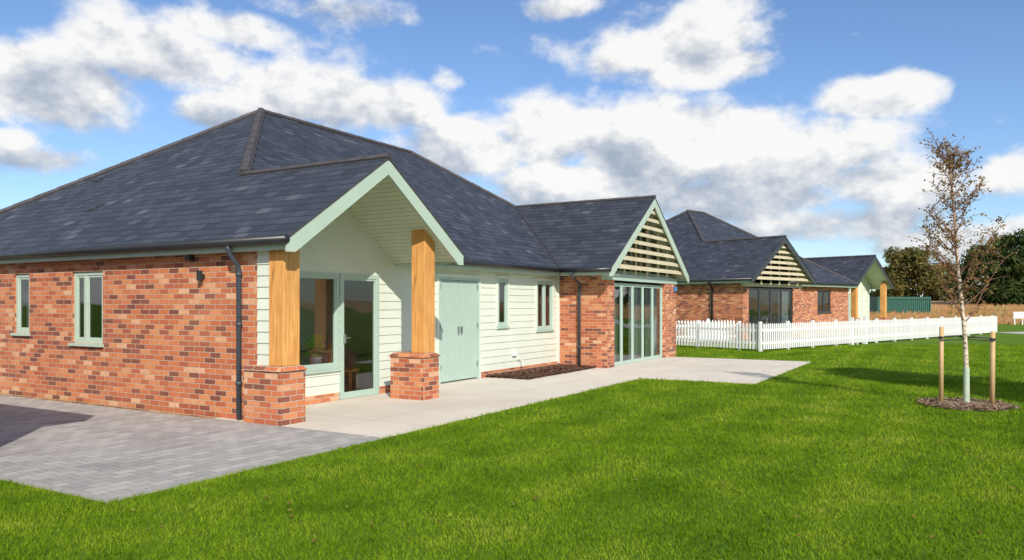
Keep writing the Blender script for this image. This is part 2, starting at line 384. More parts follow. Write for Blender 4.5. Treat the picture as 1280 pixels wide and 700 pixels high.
# walls
EW=WF(.12,0,0,-1)
M=MB()
ops=[(-4.87,-4.04,.97,2.12),(-6.62,-6.15,1.1,2.12),(-9.1,-8.3,.97,2.12)]
wall(M,EW,-11.2,-.55,0,2.4,ops)
BW=WF(15.7,11.2,-1,0); wall(M,BW,0,15.58,0,2.4)
RW=WF(15.7,-.1,0,1); wall(M,RW,0,11.3,0,2.4,[(3,4,.95,2.1)])
SW=WF(10.4,0,0,-1); wall(M,SW,-1.25,.1,0,2.4)
FB=WF(0,-.1,1,0); wall(M,FB,10.4,10.85,0,2.2); wall(M,FB,14.72,15.7,0,2.2)
M.poly([(10.85,-.1,0),(10.85,.1,0),(10.85,.1,2.2),(10.85,-.1,2.2)]); M.poly([(14.72,.1,0),(14.72,-.1,0),(14.72,-.1,2.2),(14.72,.1,2.2)])
FW=WF(0,1.25,1,0)
for a,b in [(.42,2.40),(3.42,5.17),(6.68,10.39)]: M.box(a,b,1.225,1.34,0,.15)
M.done('brick_walls',BRICK,A)
for nm,px in (('brick_pier',0.0),('brick_pier_far',3.05)):
    M=MB(); M.box(px,px+.44,0,.68,0,.72); M.done(nm,BRICK,A)
    M=MB(); M.hexa([(px-.03,-.03,.722),(px+.47,-.03,.722),(px+.47,.71,.722),(px-.03,.71,.722),(px+.04,.02,.785),(px+.40,.02,.785),(px+.40,.66,.785),(px+.04,.66,.785)])
    M.done(nm+'_cap',BRICK,A,bevel=.006)
    M=MB(); xa=px+.08; xb=px+.37
    def zt(x): return z0+k*(min(x-xL,G1R-x))-.14
    M.hexa([(xa,.03,.786),(xb,.03,.786),(xb,.30,.786),(xa,.30,.786),(xa,.03,zt(xa)),(xb,.03,zt(xb)),(xb,.30,zt(xb)),(xa,.30,zt(xa))])
    M.done('oak_post' if px==0 else 'oak_post_far',OAK,A,bevel=.008)
M=MB()
fops=[(1.25,2.40,.55,2.10),(2.42,3.40,0,2.10),(5.19,6.66,0,2.14),(7.41,7.86,1.1,2.17),(9.22,10.06,.97,2.17)]
clad(M,FW,.14,10.4,.15,2.33,fops)
def lim(z):
    dx=(z-(z0-.13))/k; return (xL+dx,G1R-dx)
clad(M,FW,.14,3.9,2.33,zg1-.14,(),lim)
clad(M,WF(.12,0,0,-1),-.55,-.32,.78,2.4)
M.done('timber_cladding',CLAD,A)
M=MB()
M.box(.14,.18,.318,.55,.0,2.4); M.box(.18,.20,.33,1.25,0,2.5)
M.done('porch_side_lining',CLAD,A)
M=MB()
for o in fops[3:]+[(5.19,6.66,0,2.14)]:
    l,r,b,t=o; M.wbox(FW,l-.05,l,-.02,.035,max(b,.0)+.0,t); M.wbox(FW,r,r+.05,-.02,.035,b,t); M.wbox(FW,l-.05,r+.05,-.02,.037,t,t+.06)
M.box(10.33,10.40,1.20,1.245,.1,2.33)
M.done('window_trim',CLAD,A)
window('end_window',EW,-4.87,-4.04,.97,2.12,SAGE,A,mull=[-4.55])
window('end_slim_window',EW,-6.62,-6.15,1.1,2.12,SAGE,A)
window('end_back_window',EW,-9.1,-8.3,.97,2.12,SAGE,A,mull=[-8.7])
window('side_window',RW,3,4,.95,2.1,SAGE,A,mull=[3.5])
window('slim_window',FW,7.41,7.86,1.1,2.17,SAGED,A,d0=-.05,d1=.02)
window('front_window',FW,9.22,10.06,.97,2.17,SAGED,A,d0=-.05,d1=.02,mull=[9.64])
window('porch_window',FW,1.25,2.40,.55,2.10,SAGED,A,d0=-.05,d1=.03)
window('porch_glass_door',FW,2.42,3.40,.03,2.10,SAGED,A,d0=-.05,d1=.035,fw=.07,sill=False,mull=[])
M=MB(); M.wbox(FW,2.50,2.52,.035,.075,.95,1.1); M.wbox(FW,2.50,2.62,.06,.08,1.03,1.05); M.done('door_handle',STEEL,A)
M=MB(); M.wbox(FW,5.19,5.25,-.06,.03,0.03,2.14); M.wbox(FW,6.60,6.66,-.06,.03,0.03,2.14); M.wbox(FW,5.25,6.60,-.06,.03,2.08,2.14)
for leaf in (0,1):
    l=5.255+leaf*.673; r=l+.665
    M.wbox(FW,l,r,-.05,-.014,.05,2.075)
    n=6
    for i in range(n):
        w=(r-l)/n; M.wbox(FW,l+i*w+.004,l+(i+1)*w-.004,-.014,.006,.06,2.07)
M.done('double_door',SAGED,A)
M=MB(); M.wbox(FW,5.86,5.885,.008,.05,1.0,1.14); M.wbox(FW,5.97,5.995,.008,.05,1.0,1.14)
for z in (.3,1.1,1.9):
    M.wbox(FW,5.24,5.27,.008,.03,z,z+.1); M.wbox(FW,6.58,6.61,.008,.03,z,z+.1)
M.done('door_furniture',STEEL,A)
BG=WF(0,0.02,1,0)
ml=[10.85+ (14.72-10.85)*i/5 for i in range(1,5)]
window('bay_glazing',BG,10.85,14.72,.03,2.14,SAGED,A,mull=ml,fw=.05,d0=-.05,d1=.02,sill=False)
G=MB()
G.poly([(G2L+.4,.02,z0-.13+k*.4),(xR-.4,.02,z0-.13+k*.4),(g2,.02,zg2-.15)]); G.done('gable_glass',GLASS,A)
M=MB(); M.box(10.38,15.72,-.12,.05,2.2,2.36); M.box(10.46,15.64,-.0,.04,2.36,2.46)
for x in (11.5,12.25,g2,13.65,14.4): M.box(x-.03,x+.03,-.02,.04,2.46,z0-.14+k*(min(x-G2L,xR-x)))
M.done('gable_beam_and_mullions',SAGED,A)
M=MB()
for i in range(8):
    z=2.48+i*.225; dx=(z+.09-(z0-.13))/k; l=G2L+dx+.05; r=xR-dx-.05
    if r-l>.25: M.hexa([(l,-.34,z),(r,-.34,z),(r,-.22,z+.04),(l,-.22,z+.04),(l,-.34,z+.085),(r,-.34,z+.085),(r,-.22,z+.125),(l,-.22,z+.125)])
for x in (11.3,12.1,g2,13.8,14.6): M.box(x-.025,x+.025,-.21,-.16,2.37,z0-.14+k*(min(x-G2L,xR-x)))
M.done('gable_slats',SLATW,A)
# interior
M=MB(); M.box(.2,15.6,1.3,11.1,-.02,.035); M.box(10.45,15.6,.06,1.3,-.02,.035); M.done('interior_floor',FLOORM,A)
M=MB(); M.box(.2,15.6,5.2,5.3,.04,2.3); M.box(4.6,4.7,1.35,5.2,.04,2.3); M.box(8.4,8.5,1.35,5.2,.04,2.3); M.box(10.46,10.5,1.3,5.2,.04,2.3)
M.box(.2,10.5,1.36,11.1,2.34,2.36); M.box(.16,.2,1.36,3.4,.04,2.3)
M.box(.2,4.6,3.4,3.45,.04,2.3); M.box(3.4,3.45,5.3,11,.04,2.3); M.box(.3,3.4,7.4,7.45,.04,2.3)
M.done('interior_walls',PLASTER,A)
M=MB()
def curtain(M,x0,x1,y,za,zb):
    n=int((x1-x0)/.05); pts=[(x0+(x1-x0)*i/n, y+.03*math.sin(i*1.7)) for i in range(n+1)]
    for p,q in zip(pts,pts[1:]): M.poly([(p[0],p[1],za),(q[0],q[1],za),(q[0],q[1],zb),(p[0],p[1],zb)])
curtain(M,10.95,11.75,.16,.05,2.15); curtain(M,12.45,13.3,.16,.05,2.15); curtain(M,13.75,14.7,.16,.05,2.15); curtain(M,9.25,9.5,1.42,.9,2.2); curtain(M,9.8,10.05,1.42,.9,2.2)  # bay panels are added, standing in for pale reflections in the glazing
def lightening_blind(x,ya,yb,za,zb):
    n=int((yb-ya)/.05); pts=[(x+.02*math.sin(i*1.7),ya+(yb-ya)*i/n) for i in range(n+1)]
    for p,q in zip(pts,pts[1:]): M.poly([(p[0],p[1],za),(q[0],q[1],za),(q[0],q[1],zb),(p[0],p[1],zb)])
lightening_blind(.27,4.08,4.32,.9,2.2); lightening_blind(.27,4.62,4.86,.9,2.2); lightening_blind(.27,6.12,6.64,.9,1.6)  # blinds added inside the end windows to lighten the dark glass
M.done('added_curtains',CURT,A,smooth=True)
def chair(par,x,y,rot,mat):
    M=MB(); c,s_=math.cos(rot),math.sin(rot)
    def b(x0,x1,y0,y1,za,zb):
        P=[(x0,y0),(x1,y0),(x1,y1),(x0,y1)]; Q=[(x+c*p-s_*q,y+s_*p+c*q) for p,q in P]
        M.hexa([(q[0],q[1],za) for q in Q]+[(q[0],q[1],zb) for q in Q])
    b(-.21,.21,-.21,.21,.43,.47)
    for i in (-.2,.165):
        b(i,i+.035,-.2,-.165,.04,.43); b(i,i+.035,.165,.2,.04,.92)
    for z in (.55,.68,.81): b(-.165,.165,.17,.19,z,z+.07)
    M.done('dining_chair',mat,par)
for c in ((3.05,1.72,.4),(2.5,2.9,2.6),(12.0,1.6,.3),(12.9,1.5,3.3)): chair(A,c[0],c[1],c[2],OAK)
M=MB(); M.box(2.4,3.4,2.15,2.7,.72,.76)
for x in (2.45,3.3):
    for y in (2.2,2.6): M.box(x,x+.05,y,y+.05,.04,.72)
M.box(12.0,13.4,1.9,2.7,.72,.76)
for x in (12.05,13.3):
    for y in (1.95,2.6): M.box(x,x+.05,y,y+.05,.04,.72)
M.done('dining_table',OAK,A)
LEAFP=leafmat('houseplant_leaf',[(0,(.12,.32,.05)),(1,(.36,.58,.14))],5,.4)
pxx,pyy=2.12,1.46
M=MB(); M.box(pxx-.2,pxx+.2,pyy-.1,pyy+.2,.48,.51); M.box(pxx-.18,pxx-.14,pyy-.08,pyy-.04,.04,.48); M.box(pxx+.14,pxx+.18,pyy-.08,pyy-.04,.04,.48); M.tube([(pxx,pyy+.02,.511),(pxx,pyy+.02,.74)],[.08,.11],14); M.done('plant_pot_and_stand',WHITE,A)
M=MB()
for i in range(170):
    a_=random.uniform(0,6.28); e=random.uniform(.1,1.4); L=random.uniform(.2,.5); p=Vector((pxx,pyy,.72+random.uniform(0,.16)))
    d=Vector((math.cos(a_)*math.cos(e)*.7,math.sin(a_)*math.cos(e)*.22,math.sin(e))); q=p+d*L*.6; r=q+Vector((d.x,d.y,-.1))*L*.45
    w=Vector((.034,-.01,0)) if i%2 else Vector((.02,-.01,.03)); M.poly([p,q-w,r,q+w])
M.done('plant_leaves',LEAFP,A)
M=MB()
M.tube([(.05,1.65,1.93),(.05,1.65,2.07)],.04,10); M.box(.08,.12,1.62,1.68,1.96,2.02); M.box(.02,.10,1.83,1.93,2.22,2.29)
M.done('wall_lamp',BLACK,A)
M=MB(); M.wbox(FW,8.05,8.2,.026,.07,.42,.52); M.tube([FW.pt(8.25,.06,.35),FW.pt(8.4,.08,.32),FW.pt(8.42,.1,.15)],.012,6); M.done('outside_tap_box',WHITE,A)
M=MB(); M.wbox(FB,15.44,15.62,.0,.06,1.98,2.12); M.done('alarm_box',BLUE,A,bevel=.01)
# ================================================================= HOUSE B
thB=math.atan2(.672,.74)
B=empty('brick_house',(9.75,32.65,0),thB)
kB=.67; zB=2.7; bL=0; bGR=5.7; bg=2.85; bF=.9; brx=5.9; brx2=7.4; bR=13.3; bry=bF+5.9; byB=bry+5.9; bzr=zB+kB*5.9; bzg=zB+kB*2.85; bf=-.5; by1=bF+2.85
M=MB()
M.poly([(bL,byB,zB),(bL,bf,zB),(bg,bf,bzg),(bg,by1,bzg),(brx,bry,bzr)])
M.poly([(bg,bf,bzg),(bGR,bf,zB),(bGR,bF,zB),(bg,by1,bzg)])
M.poly([(bGR,bF,zB),(bR,bF,zB),(brx2,bry,bzr),(brx,bry,bzr),(bg,by1,bzg)])
M.poly([(bR,bF,zB),(bR,byB,zB),(brx2,bry,bzr)]); M.poly([(bR,byB,zB),(bL,byB,zB),(brx,bry,bzr),(brx2,bry,bzr)])
cL=13.9; cR=19.0; cg=(cL+cR)/2; czg=zB+kB*(cg-cL); cf=1.2; cB=7.5
M.poly([(cL,cB,zB),(cL,cf,zB),(cg,cf,czg),(cg,cB,czg)]); M.poly([(cg,cf,czg),(cR,cf,zB),(cR,cB,zB),(cg,cB,czg)])
M.done('slate_roof',SLATE,B)
M=MB(); ridgetiles(M,(bg,bf,bzg),(bg,by1,bzg)); ridgetiles(M,(bg,by1,bzg),(brx,bry,bzr),.1); ridgetiles(M,(brx,bry,bzr),(brx2,bry,bzr)); ridgetiles(M,(brx2,bry,bzr),(bR,bF,zB)); ridgetiles(M,(bL,byB,zB),(brx,bry,bzr)); ridgetiles(M,(cg,cf,czg),(cg,cB,czg)); ridgetiles(M,(bR,byB,zB),(brx2,bry,bzr))
M.done('ridge_tiles',RIDGE,B)
M=MB(); barge(M,bf+.01,bL,bg,bGR,zB-.03,bzg-.03,.25); barge(M,cf+.01,cL,cg,cR,zB-.03,czg-.03,.2)
M.done('dark_bargeboards',DKFR,B)
M=MB()
M.box(bL+.03,bL+.055,bf+.05,byB,zB-.2,zB-.03); M.box(bGR,bR,bF+.03,bF+.055,zB-.2,zB-.03); M.box(bL+.06,.35,.1,byB,zB-.2,zB-.19); M.box(bGR,bR,bF+.06,1.4,zB-.2,zB-.19); M.box(bR-.06,bR-.03,bF+.06,byB,zB-.2,zB-.03)
M.box(cL+.03,cL+.055,cf+.05,cB,zB-.2,zB-.03); M.box(cR-.055,cR-.03,cf+.05,cB,zB-.2,zB-.03)
M.done('fascia',SAGE,B)
M=MB()
M.poly([(bL+.06,.3,zB-.1),(bg,.3,bzg-.12),(bg,bf+.05,bzg-.12),(bL+.06,bf+.05,zB-.1)]); M.poly([(bg,.3,bzg-.12),(bGR-.06,.3,zB-.1),(bGR-.06,bf+.05,zB-.1),(bg,bf+.05,bzg-.12)])
M.poly([(cL+.06,2.5,zB-.1),(cg,2.5,czg-.12),(cg,cf+.05,czg-.12),(cL+.06,cf+.05,zB-.1)]); M.poly([(cg,2.5,czg-.12),(cR-.06,2.5,zB-.1),(cR-.06,cf+.05,zB-.1),(cg,cf+.05,czg-.12)])
M.done('soffit',SOFFIT,B)
M=MB(); g=zB-.045
gutter(M,(bL-.04,bf,g),(bL-.04,byB,g)); gutter(M,(bGR+.04,bF-.04,g),(bR,bF-.04,g)); gutter(M,(cL-.04,cf,g),(cL-.04,cB,g))
downpipe(M,.24,1.6,bL-.04,1.6,g,.05); M.done('gutters_and_downpipes',BLACK,B,smooth=True)
EB=WF(.3,0,0,-1); FB2=WF(0,.1,1,0); MBw=WF(0,1.25,1,0)
M=MB(); wall(M,EB,-12.4,-.1,0,2.55); wall(M,FB2,.3,.75,0,2.35); wall(M,FB2,4.6,5.4,0,2.35); wall(M,WF(5.4,.1,0,1),0,1.2,0,2.55)
wall(M,MBw,5.4,13.0,0,2.55,[(9.4,10.9,1.15,2.3)]); wall(M,WF(13.0,1.25,0,1),0,11.1,0,2.55); wall(M,WF(13.0,12.35,-1,0),0,12.7,0,2.55)
M.box(14.25,14.7,1.35,1.8,0,.8); M.box(18.2,18.65,1.35,1.8,0,.8)
M.done('brick_walls',BRICK,B)
M=MB()
for x in (14.33,18.28):
    t_=zB+kB*(min(x-cL,cR-x-.28))-.12; M.box(x,x+.28,1.42,1.7,.8,t_)
M.done('oak_posts',OAK,B)
M=MB(); CW=WF(0,2.5,1,0)
clad(M,CW,14.2,18.7,.1,2.6,[(15.6,16.6,0.1,2.2)]); clad(M,CW,14.2,18.7,2.6,czg-.14,(),lambda z:(cL+(z-(zB-.13))/kB,cR-(z-(zB-.13))/kB))
clad(M,WF(14.2,0,0,-1),-7.3,-2.5,.1,2.6); clad(M,WF(18.7,2.5,0,1),0,4.8,.1,2.6); clad(M,WF(18.7,7.3,-1,0),0,4.5,.1,2.6)
clad(M,WF(0,2.6,1,0),13.0,14.2,.1,2.6)
M.done('timber_cladding',CLAD,B)
M=MB(); M.wbox(CW,15.6,16.6,-.06,-.02,.05,2.2); M.done('entrance_door',SAGED,B)
window('bay_glazing',FB2,.75,4.6,.03,2.3,DKFR,B,mull=[1.71,2.67,3.63],sill=False)
window('dark_window',MBw,9.4,10.9,1.15,2.3,DKFR,B,mull=[10.15])
M=MB(); M.box(.28,5.42,.06,.2,2.36,2.52)
for i in range(8):
    z=2.66+i*.24; dx=(z+.09-(zB-.13))/kB; l=bL+dx+.05; r=bGR-dx-.05
    if r-l>.25: M.hexa([(l,-.36,z),(r,-.36,z),(r,-.22,z+.05),(l,-.22,z+.05),(l,-.36,z+.09),(r,-.36,z+.09),(r,-.22,z+.14),(l,-.22,z+.14)])
for x in (1.3,2.1,bg,3.7,4.5): M.box(x-.025,x+.025,-.21,-.16,2.45,zB-.14+kB*(min(x-bL,bGR-x)))
M.done('gable_slats',SLATW,B)
M=MB(); M.box(.35,12.9,4.5,4.6,0,2.5); M.box(5.5,5.55,1.4,4.5,0,2.5); M.box(.35,12.9,1.4,12,2.5,2.52); M.done('interior_walls',PLASTER,B)
M=MB(); M.box(.35,12.9,.2,12,0,.03); M.done('interior_floor',FLOORM,B)
M=MB(); curtain(M,3.6,4.55,.3,.05,2.25); M.done('added_curtains',CURT,B,smooth=True)
# ================================================================= outbuilding off to the left
O=empty('brick_outbuilding',(-2.99,9.91,0),th)
M=MB(); wall(M,WF(-8.3,.4,1,0),0,4.6,0,2.4); wall(M,WF(-3.7,.4,0,1),0,8,0,2.4,[(3,4,1,2.1)]); wall(M,WF(-3.7,8.4,-1,0),0,4.6,0,2.4); wall(M,WF(-8.3,8.4,0,-1),0,8,0,2.4); M.done('brick_walls',BRICK,O)
window('window',WF(-3.7,.4,0,1),3,4,1,2.1,SAGE,O,mull=[3.5])
M=MB(); a0,a1,b0,b1=-8.5,-3.4,.1,8.6; zt_=2.75; hh=zt_+2.5*.5
M.poly([(a0,b0,zt_),(a1,b0,zt_),(-6,b0+2.5,hh)]); M.poly([(a1,b0,zt_),(a1,b1,zt_),(-6,b1-2.5,hh),(-6,b0+2.5,hh)]); M.poly([(a1,b1,zt_),(a0,b1,zt_),(-6,b1-2.5,hh)]); M.poly([(a0,b1,zt_),(a0,b0,zt_),(-6,b0+2.5,hh),(-6,b1-2.5,hh)])
M.done('slate_roof',SLATE,O)
M=MB(); M.box(a0+.02,a1-.02,b0+.02,b1-.02,2.4,2.745); M.done('fascia',SAGE,O)
# ================================================================= GROUND
M=MB(); M.box(-3.3,-.0,-1.60,16,-.05,.022); o=M.done('block_paving',PAVE); o.location=(-2.99,9.91,0); o.rotation_euler=(0,0,th)
M=MB(); M.box(-3.36,-3.303,-1.66,16,-.05,.025); M.box(-3.303,-.005,-1.66,-1.603,-.05,.025); o=M.done('paving_edging',simple('edging',(.33,.32,.31),.9)); o.location=(-2.99,9.91,0); o.rotation_euler=(0,0,th)
M=MB(); M.poly([(.0,-1.65,.024),(8.6,-1.65,.024),(8.6,-4.05,.024),(15.2,-4.05,.024),(15.2,1.3,.024),(0.0,1.3,.024)])
for a_,b_ in [((.0,-1.65),(8.6,-1.65)),((8.6,-1.65),(8.6,-4.05)),((8.6,-4.05),(15.2,-4.05)),((15.2,-4.05),(15.2,1.3))]: M.poly([(a_[0],a_[1],-.05),(b_[0],b_[1],-.05),(b_[0],b_[1],.024),(a_[0],a_[1],.024)])
o=M.done('concrete_path',CONC); o.location=(-2.99,9.91,0); o.rotation_euler=(0,0,th)
M=MB(); M.poly([(-600,-300,0),(900,-300,0),(900,1200,0),(-600,1200,0)]); M.done('ground',GROUND)
def lumps(name,mat,parent,gen,n,sz,zb):
    M=MB()
    for i in range(n):
        x,y=gen(); s=random.uniform(.4,1)*sz; a_=random.uniform(0,3.14); t=random.uniform(-.5,.5)
        dx=Vector((math.cos(a_),math.sin(a_),t))*s; dy=Vector((-math.sin(a_),math.cos(a_),random.uniform(-.4,.4)))*s*.4; p=Vector((x,y,zb+random.uniform(0,.03)))
        M.poly([p-dx-dy,p+dx-dy,p+dx+dy,p-dx+dy])
    return M.done(name,mat,parent)
bed=empty('mulch_bed',(-2.99,9.91,0),th)
M=MB(); M.hexa([(6.95,.2,.02),(10.38,.2,.02),(10.38,1.22,.02),(6.95,1.22,.02),(7.05,.3,.055),(10.34,.3,.055),(10.34,1.2,.08),(7.05,1.2,.08)]); M.done('mulch_base',MULCH,bed)
lumps('mulch_chips',MULCH,bed,lambda:(random.uniform(6.88,10.36),random.uniform(.14,1.2)),3400,.045,.05)
m,t,b=newmat('dry_field'); p=t.node('ShaderNodeNewGeometry').outputs['Position']
mp=t.node('ShaderNodeMapping'); t.put(mp.inputs[0],p); mp.inputs['Scale'].default_value=(.25,.25,2.0)
n=t.noise(mp.outputs[0],1,6,.65); t.put(b.inputs['Base Color'],t.ramp(t.rng(n,.3,.7,0,1),[(0,(.16,.11,.035)),(.4,(.36,.23,.09)),(.7,(.46,.31,.14)),(1,(.20,.17,.05))])); b.inputs['Roughness'].default_value=1; FIELD=m
M=MB(); xs=np.linspace(-200,420,120); rows=[(62,.01),(75,.5),(88,1.3),(100,1.9),(130,2.0),(1100,2.0)]
for i in range(len(xs)-1):
    for (ya,za),(yb,zb_) in zip(rows,rows[1:]):
        M.poly([(xs[i],ya,za+(.15*math.sin(xs[i]*.21) if za>.3 else 0)),(xs[i+1],ya,za+(.15*math.sin(xs[i+1]*.21) if za>.3 else 0)),(xs[i+1],yb,zb_+.15*math.sin(xs[i+1]*.21)),(xs[i],yb,zb_+.15*math.sin(xs[i]*.21))])
M.done('field_terrain',FIELD,smooth=True)
V=[];F=[]; rs=np.random.RandomState(9)
for i in range(12000):
    x=rs.uniform(30,110); y=rs.uniform(60,90); z=max(0,(y-62)*.048); s=rs.uniform(.15,.5); w_=rs.uniform(.05,.14); a=rs.uniform(-.2,.2); i0=len(V)
    V+=[(x-w_,y,z),(x+w_,y,z),(x+a,y,z+s)]; F.append((i0,i0+1,i0+2))
M=MB(); M.v=V; M.f=F; M.done('rough_grass',leafmat('rough_grass_blades',[(0,(.10,.09,.03)),(.4,(.34,.24,.09)),(.6,(.45,.20,.10)),(.8,(.48,.36,.18)),(1,(.20,.20,.06))],.15,.3,2),uv=False)
M=MB(); M.poly([(27,40,.012),(60,55,.012),(60,58.5,.012),(27,43,.012)]); M.done('gravel_path',simple('gravel',(.45,.42,.39),.9,.2,3))
M=MB(); M.box(38.6,38.66,59.0,59.06,0,.9); M.box(39.2,39.26,59.0,59.06,0,.9); M.box(38.5,39.36,58.95,58.99,.5,1.0); M.done('white_notice_board',WHITE)
# ---------------- trees
def foliage(name,loc,h,w,seed,leaf,n=60,q=130,ls=.3,low=.12):
    rs=np.random.RandomState(seed); E=empty(name,loc)
    M=MB(); M.tube([(0,0,-.2),(.05*w,0,h*.3),(0,.05*w,h*.7)],[h*.035,h*.022,h*.008],7)
    cl=[]
    for i in range(n):
        a=rs.uniform(0,6.28); zz=rs.uniform(low,1); rr=w*.5*math.sqrt(max(.05,1-((zz-.5)/.56)**2))*rs.uniform(.3,1.0)
        c=Vector((math.cos(a)*rr,math.sin(a)*rr,zz*h*.95)); cl.append((c,rs.uniform(.09,.2)*w))
        if i%4==0: M.tube([(0,0,c.z*.55),c*.6+Vector((0,0,c.z*.3)),c],[h*.01,h*.006,h*.002],5)
    M.done('trunk',TRUNK,E)
    V=[];F=[]
    for c,r in cl:
        d=rs.normal(size=(q,3)); d/=np.linalg.norm(d,axis=1)[:,None]; pos=np.array(c)+d*(r*rs.uniform(.5,1.05,size=(q,1)))*np.array([1,1,.75])
        u_=rs.normal(size=(q,3)); u_/=np.linalg.norm(u_,axis=1)[:,None]; v_=np.cross(u_,d+rs.normal(size=(q,3))*.4); v_/=np.linalg.norm(v_,axis=1)[:,None]
        s=ls*rs.uniform(.5,1.1,size=(q,1))
        for p4 in zip(pos-u_*s,pos-v_*s*.6,pos+u_*s,pos+v_*s*.6):
            i=len(V); V+=[tuple(x) for x in p4]; F.append((i,i+1,i+2,i+3))
    M=MB(); M.v=V; M.f=F; M.done('foliage',leaf,E,uv=False); return E
DARKL=leafmat('dark_leaves',[(0,(.016,.032,.012)),(.5,(.04,.065,.02)),(1,(.10,.12,.035))],.5,.15,3)
OLIVE=leafmat('autumn_leaves',[(0,(.05,.06,.02)),(.5,(.12,.12,.04)),(1,(.24,.17,.05))],.5,.2,3)
foliage('broadleaf_tree',(59.5,116,1.6),8.2,9,1,OLIVE,75)
foliage('broadleaf_tree',(66,118,1.6),6.0,6.5,2,OLIVE,45)
for i,(x,y,h,w) in enumerate([(58,93,7.8,9),(63,95,9.0,10),(69,92,9.4,11),(75,90,10,12),(84,88,9,12)]): foliage('broadleaf_tree',(x,y,1.4),h,w,10+i,DARKL,80,150,.26,.02)
V=[];F=[]; rs=np.random.RandomState(5)
for i in range(9000):
    x=rs.uniform(-160,300); y=170+rs.uniform(-2,2)+.1*x; hh=3.2+1.4*math.sin(x*.13)+1.1*math.sin(x*.37+1)+.8*math.sin(x*.9); z=1.8+rs.uniform(0,max(.6,hh)); s=rs.uniform(.4,.9)
    a=rs.uniform(0,6.28); dx,dy=math.cos(a)*s,math.sin(a)*s; i0=len(V); V+=[(x-dx,y-dy,z),(x,y,z-s*.7),(x+dx,y+dy,z),(x,y,z+s*.7)]; F.append((i0,i0+1,i0+2,i0+3))
M=MB(); M.v=V; M.f=F; M.done('distant_hedgerow',DARKL,uv=False)
# ---------------- birch
BL=leafmat('birch_leaves',[(0,(.14,.08,.03)),(.5,(.30,.19,.07)),(1,(.46,.36,.14))],3,.35,20)
def birch(loc,H,seed,dense=1.0,lean=(-.35,.0),guard=True,ls=1.0):
    rs=random.Random(seed); E=empty('birch_tree',loc); M=MB(); T=MB(); tips=[]
    n=14; pts=[]; rad=[]
    for i in range(n+1):
        f=i/n; pts.append(Vector((lean[0]*f**1.6+.03*math.sin(f*9),lean[1]*f+.03*math.sin(f*7+1),H*f))); rad.append(.036*(1-f)**.8+.004)
    M.tube(pts,rad,8)
    nb=int(44*dense)
    for i in range(nb):
        f=rs.uniform(.3,.93); j=f*n; a=int(j); p=pts[a].lerp(pts[min(a+1,n)],j-a)
        az=rs.uniform(0,6.28); L=(1.08-f)*H*.28*rs.uniform(.6,1.25)+.12; q=[p]; d=Vector((math.cos(az),math.sin(az),.95)).normalized(); cur=p.copy()
        for s in range(5):
            cur=cur+d*L/5; q.append(cur.copy()); d=(d+Vector((rs.uniform(-.15,.15),rs.uniform(-.15,.15),.1))).normalized()
        T.tube(q,[.011*(1.1-f)+.004,.009*(1.1-f)+.003,.006,.005,.004,.002],5)
        for s in range(1,6):
            for _ in range(3):
                az2=rs.uniform(0,6.28); d2=Vector((math.cos(az2),math.sin(az2),rs.uniform(.2,1))).normalized(); L2=rs.uniform(.1,.3)
                e=q[s]+d2*L2; T.tube([q[s],q[s]+d2*L2*.5+Vector((0,0,.01)),e],[.0038,.003,.0016],4)
                tips.append((q[s],e))
    M.done('trunk',BARK,E,smooth=True,uv=False); T.done('branches',TWIG,E,uv=False)
    Lf=MB()
    for a,b in tips:
        for _ in range(rs.choice([1,3,5,7])):
            p=a.lerp(b,rs.uniform(.2,1.1))+Vector((rs.uniform(-.03,.03),rs.uniform(-.03,.03),rs.uniform(-.05,.02)))
            u_=Vector((rs.uniform(-1,1),rs.uniform(-1,1),rs.uniform(-1,.2))).normalized()*rs.uniform(.016,.030)*ls; v_=u_.cross(Vector((rs.uniform(-1,1),rs.uniform(-1,1),rs.uniform(-1,1)))).normalized()*.015*ls
            Lf.poly([p-u_,p-v_,p+u_,p+v_])
    Lf.done('leaves',BL,E,uv=False)
    if guard:
        g=MB(); g.tube([(0,0,0),(.0,0,.62)],[.046,.043],12,cap=False); g.done('trunk_guard',GUARD,E,smooth=True)
        for nm,(sx,sy,hh,rr) in (('stake',(-.33,.12,1.24,.034)),('stake_2',(.34,-.10,1.17,.038))):
            g=MB(); g.tube([(sx,sy,0),(sx+.01,sy,hh)],[rr,rr*.95],10); g.done(nm,STAKE,E,smooth=True)
        g=MB(); g.tube([(-.36,.13,1.08),(-.1,.09,1.1),(0,.05,1.07),(.1,-.06,1.09),(.34,-.11,1.07)],.014,6); g.tube([(-.36,.09,1.03),(0,.0,1.05),(.34,-.14,1.03)],.010,6)
        g.tube([(-.33,.12,1.05),(-.33,.12,1.09)],.038,10); g.tube([(.345,-.10,1.03),(.345,-.10,1.07)],.041,10); g.done('tree_tie',BLACK,E)
    mb=MB(); N=28
    ring=[(math.cos(6.283*i/N)*(.62+.05*math.sin(i*2.3)),math.sin(6.283*i/N)*(.62+.05*math.sin(i*1.7))) for i in range(N)]
    for i in range(N):
        a,b=ring[i],ring[(i+1)%N]; mb.poly([(a[0],a[1],.006),(b[0],b[1],.006),(b[0]*.6,b[1]*.6,.06),(a[0]*.6,a[1]*.6,.06)]); mb.poly([(a[0]*.6,a[1]*.6,.06),(b[0]*.6,b[1]*.6,.06),(0,0,.07)])
    mb.done('mulch_circle',CHIP,E)
    def gen():
        a=random.uniform(0,6.28); r=.7*math.sqrt(random.random()); return (math.cos(a)*r,math.sin(a)*r)
    lumps('mulch_chips',CHIP,E,gen,1300,.04,.04)
    return E
birch((7.1,12.0,0),4.25,3)
foliage('broadleaf_tree',(11.0,8.9,0),7.2,3.0,8,OLIVE,110,170,.10,.3)
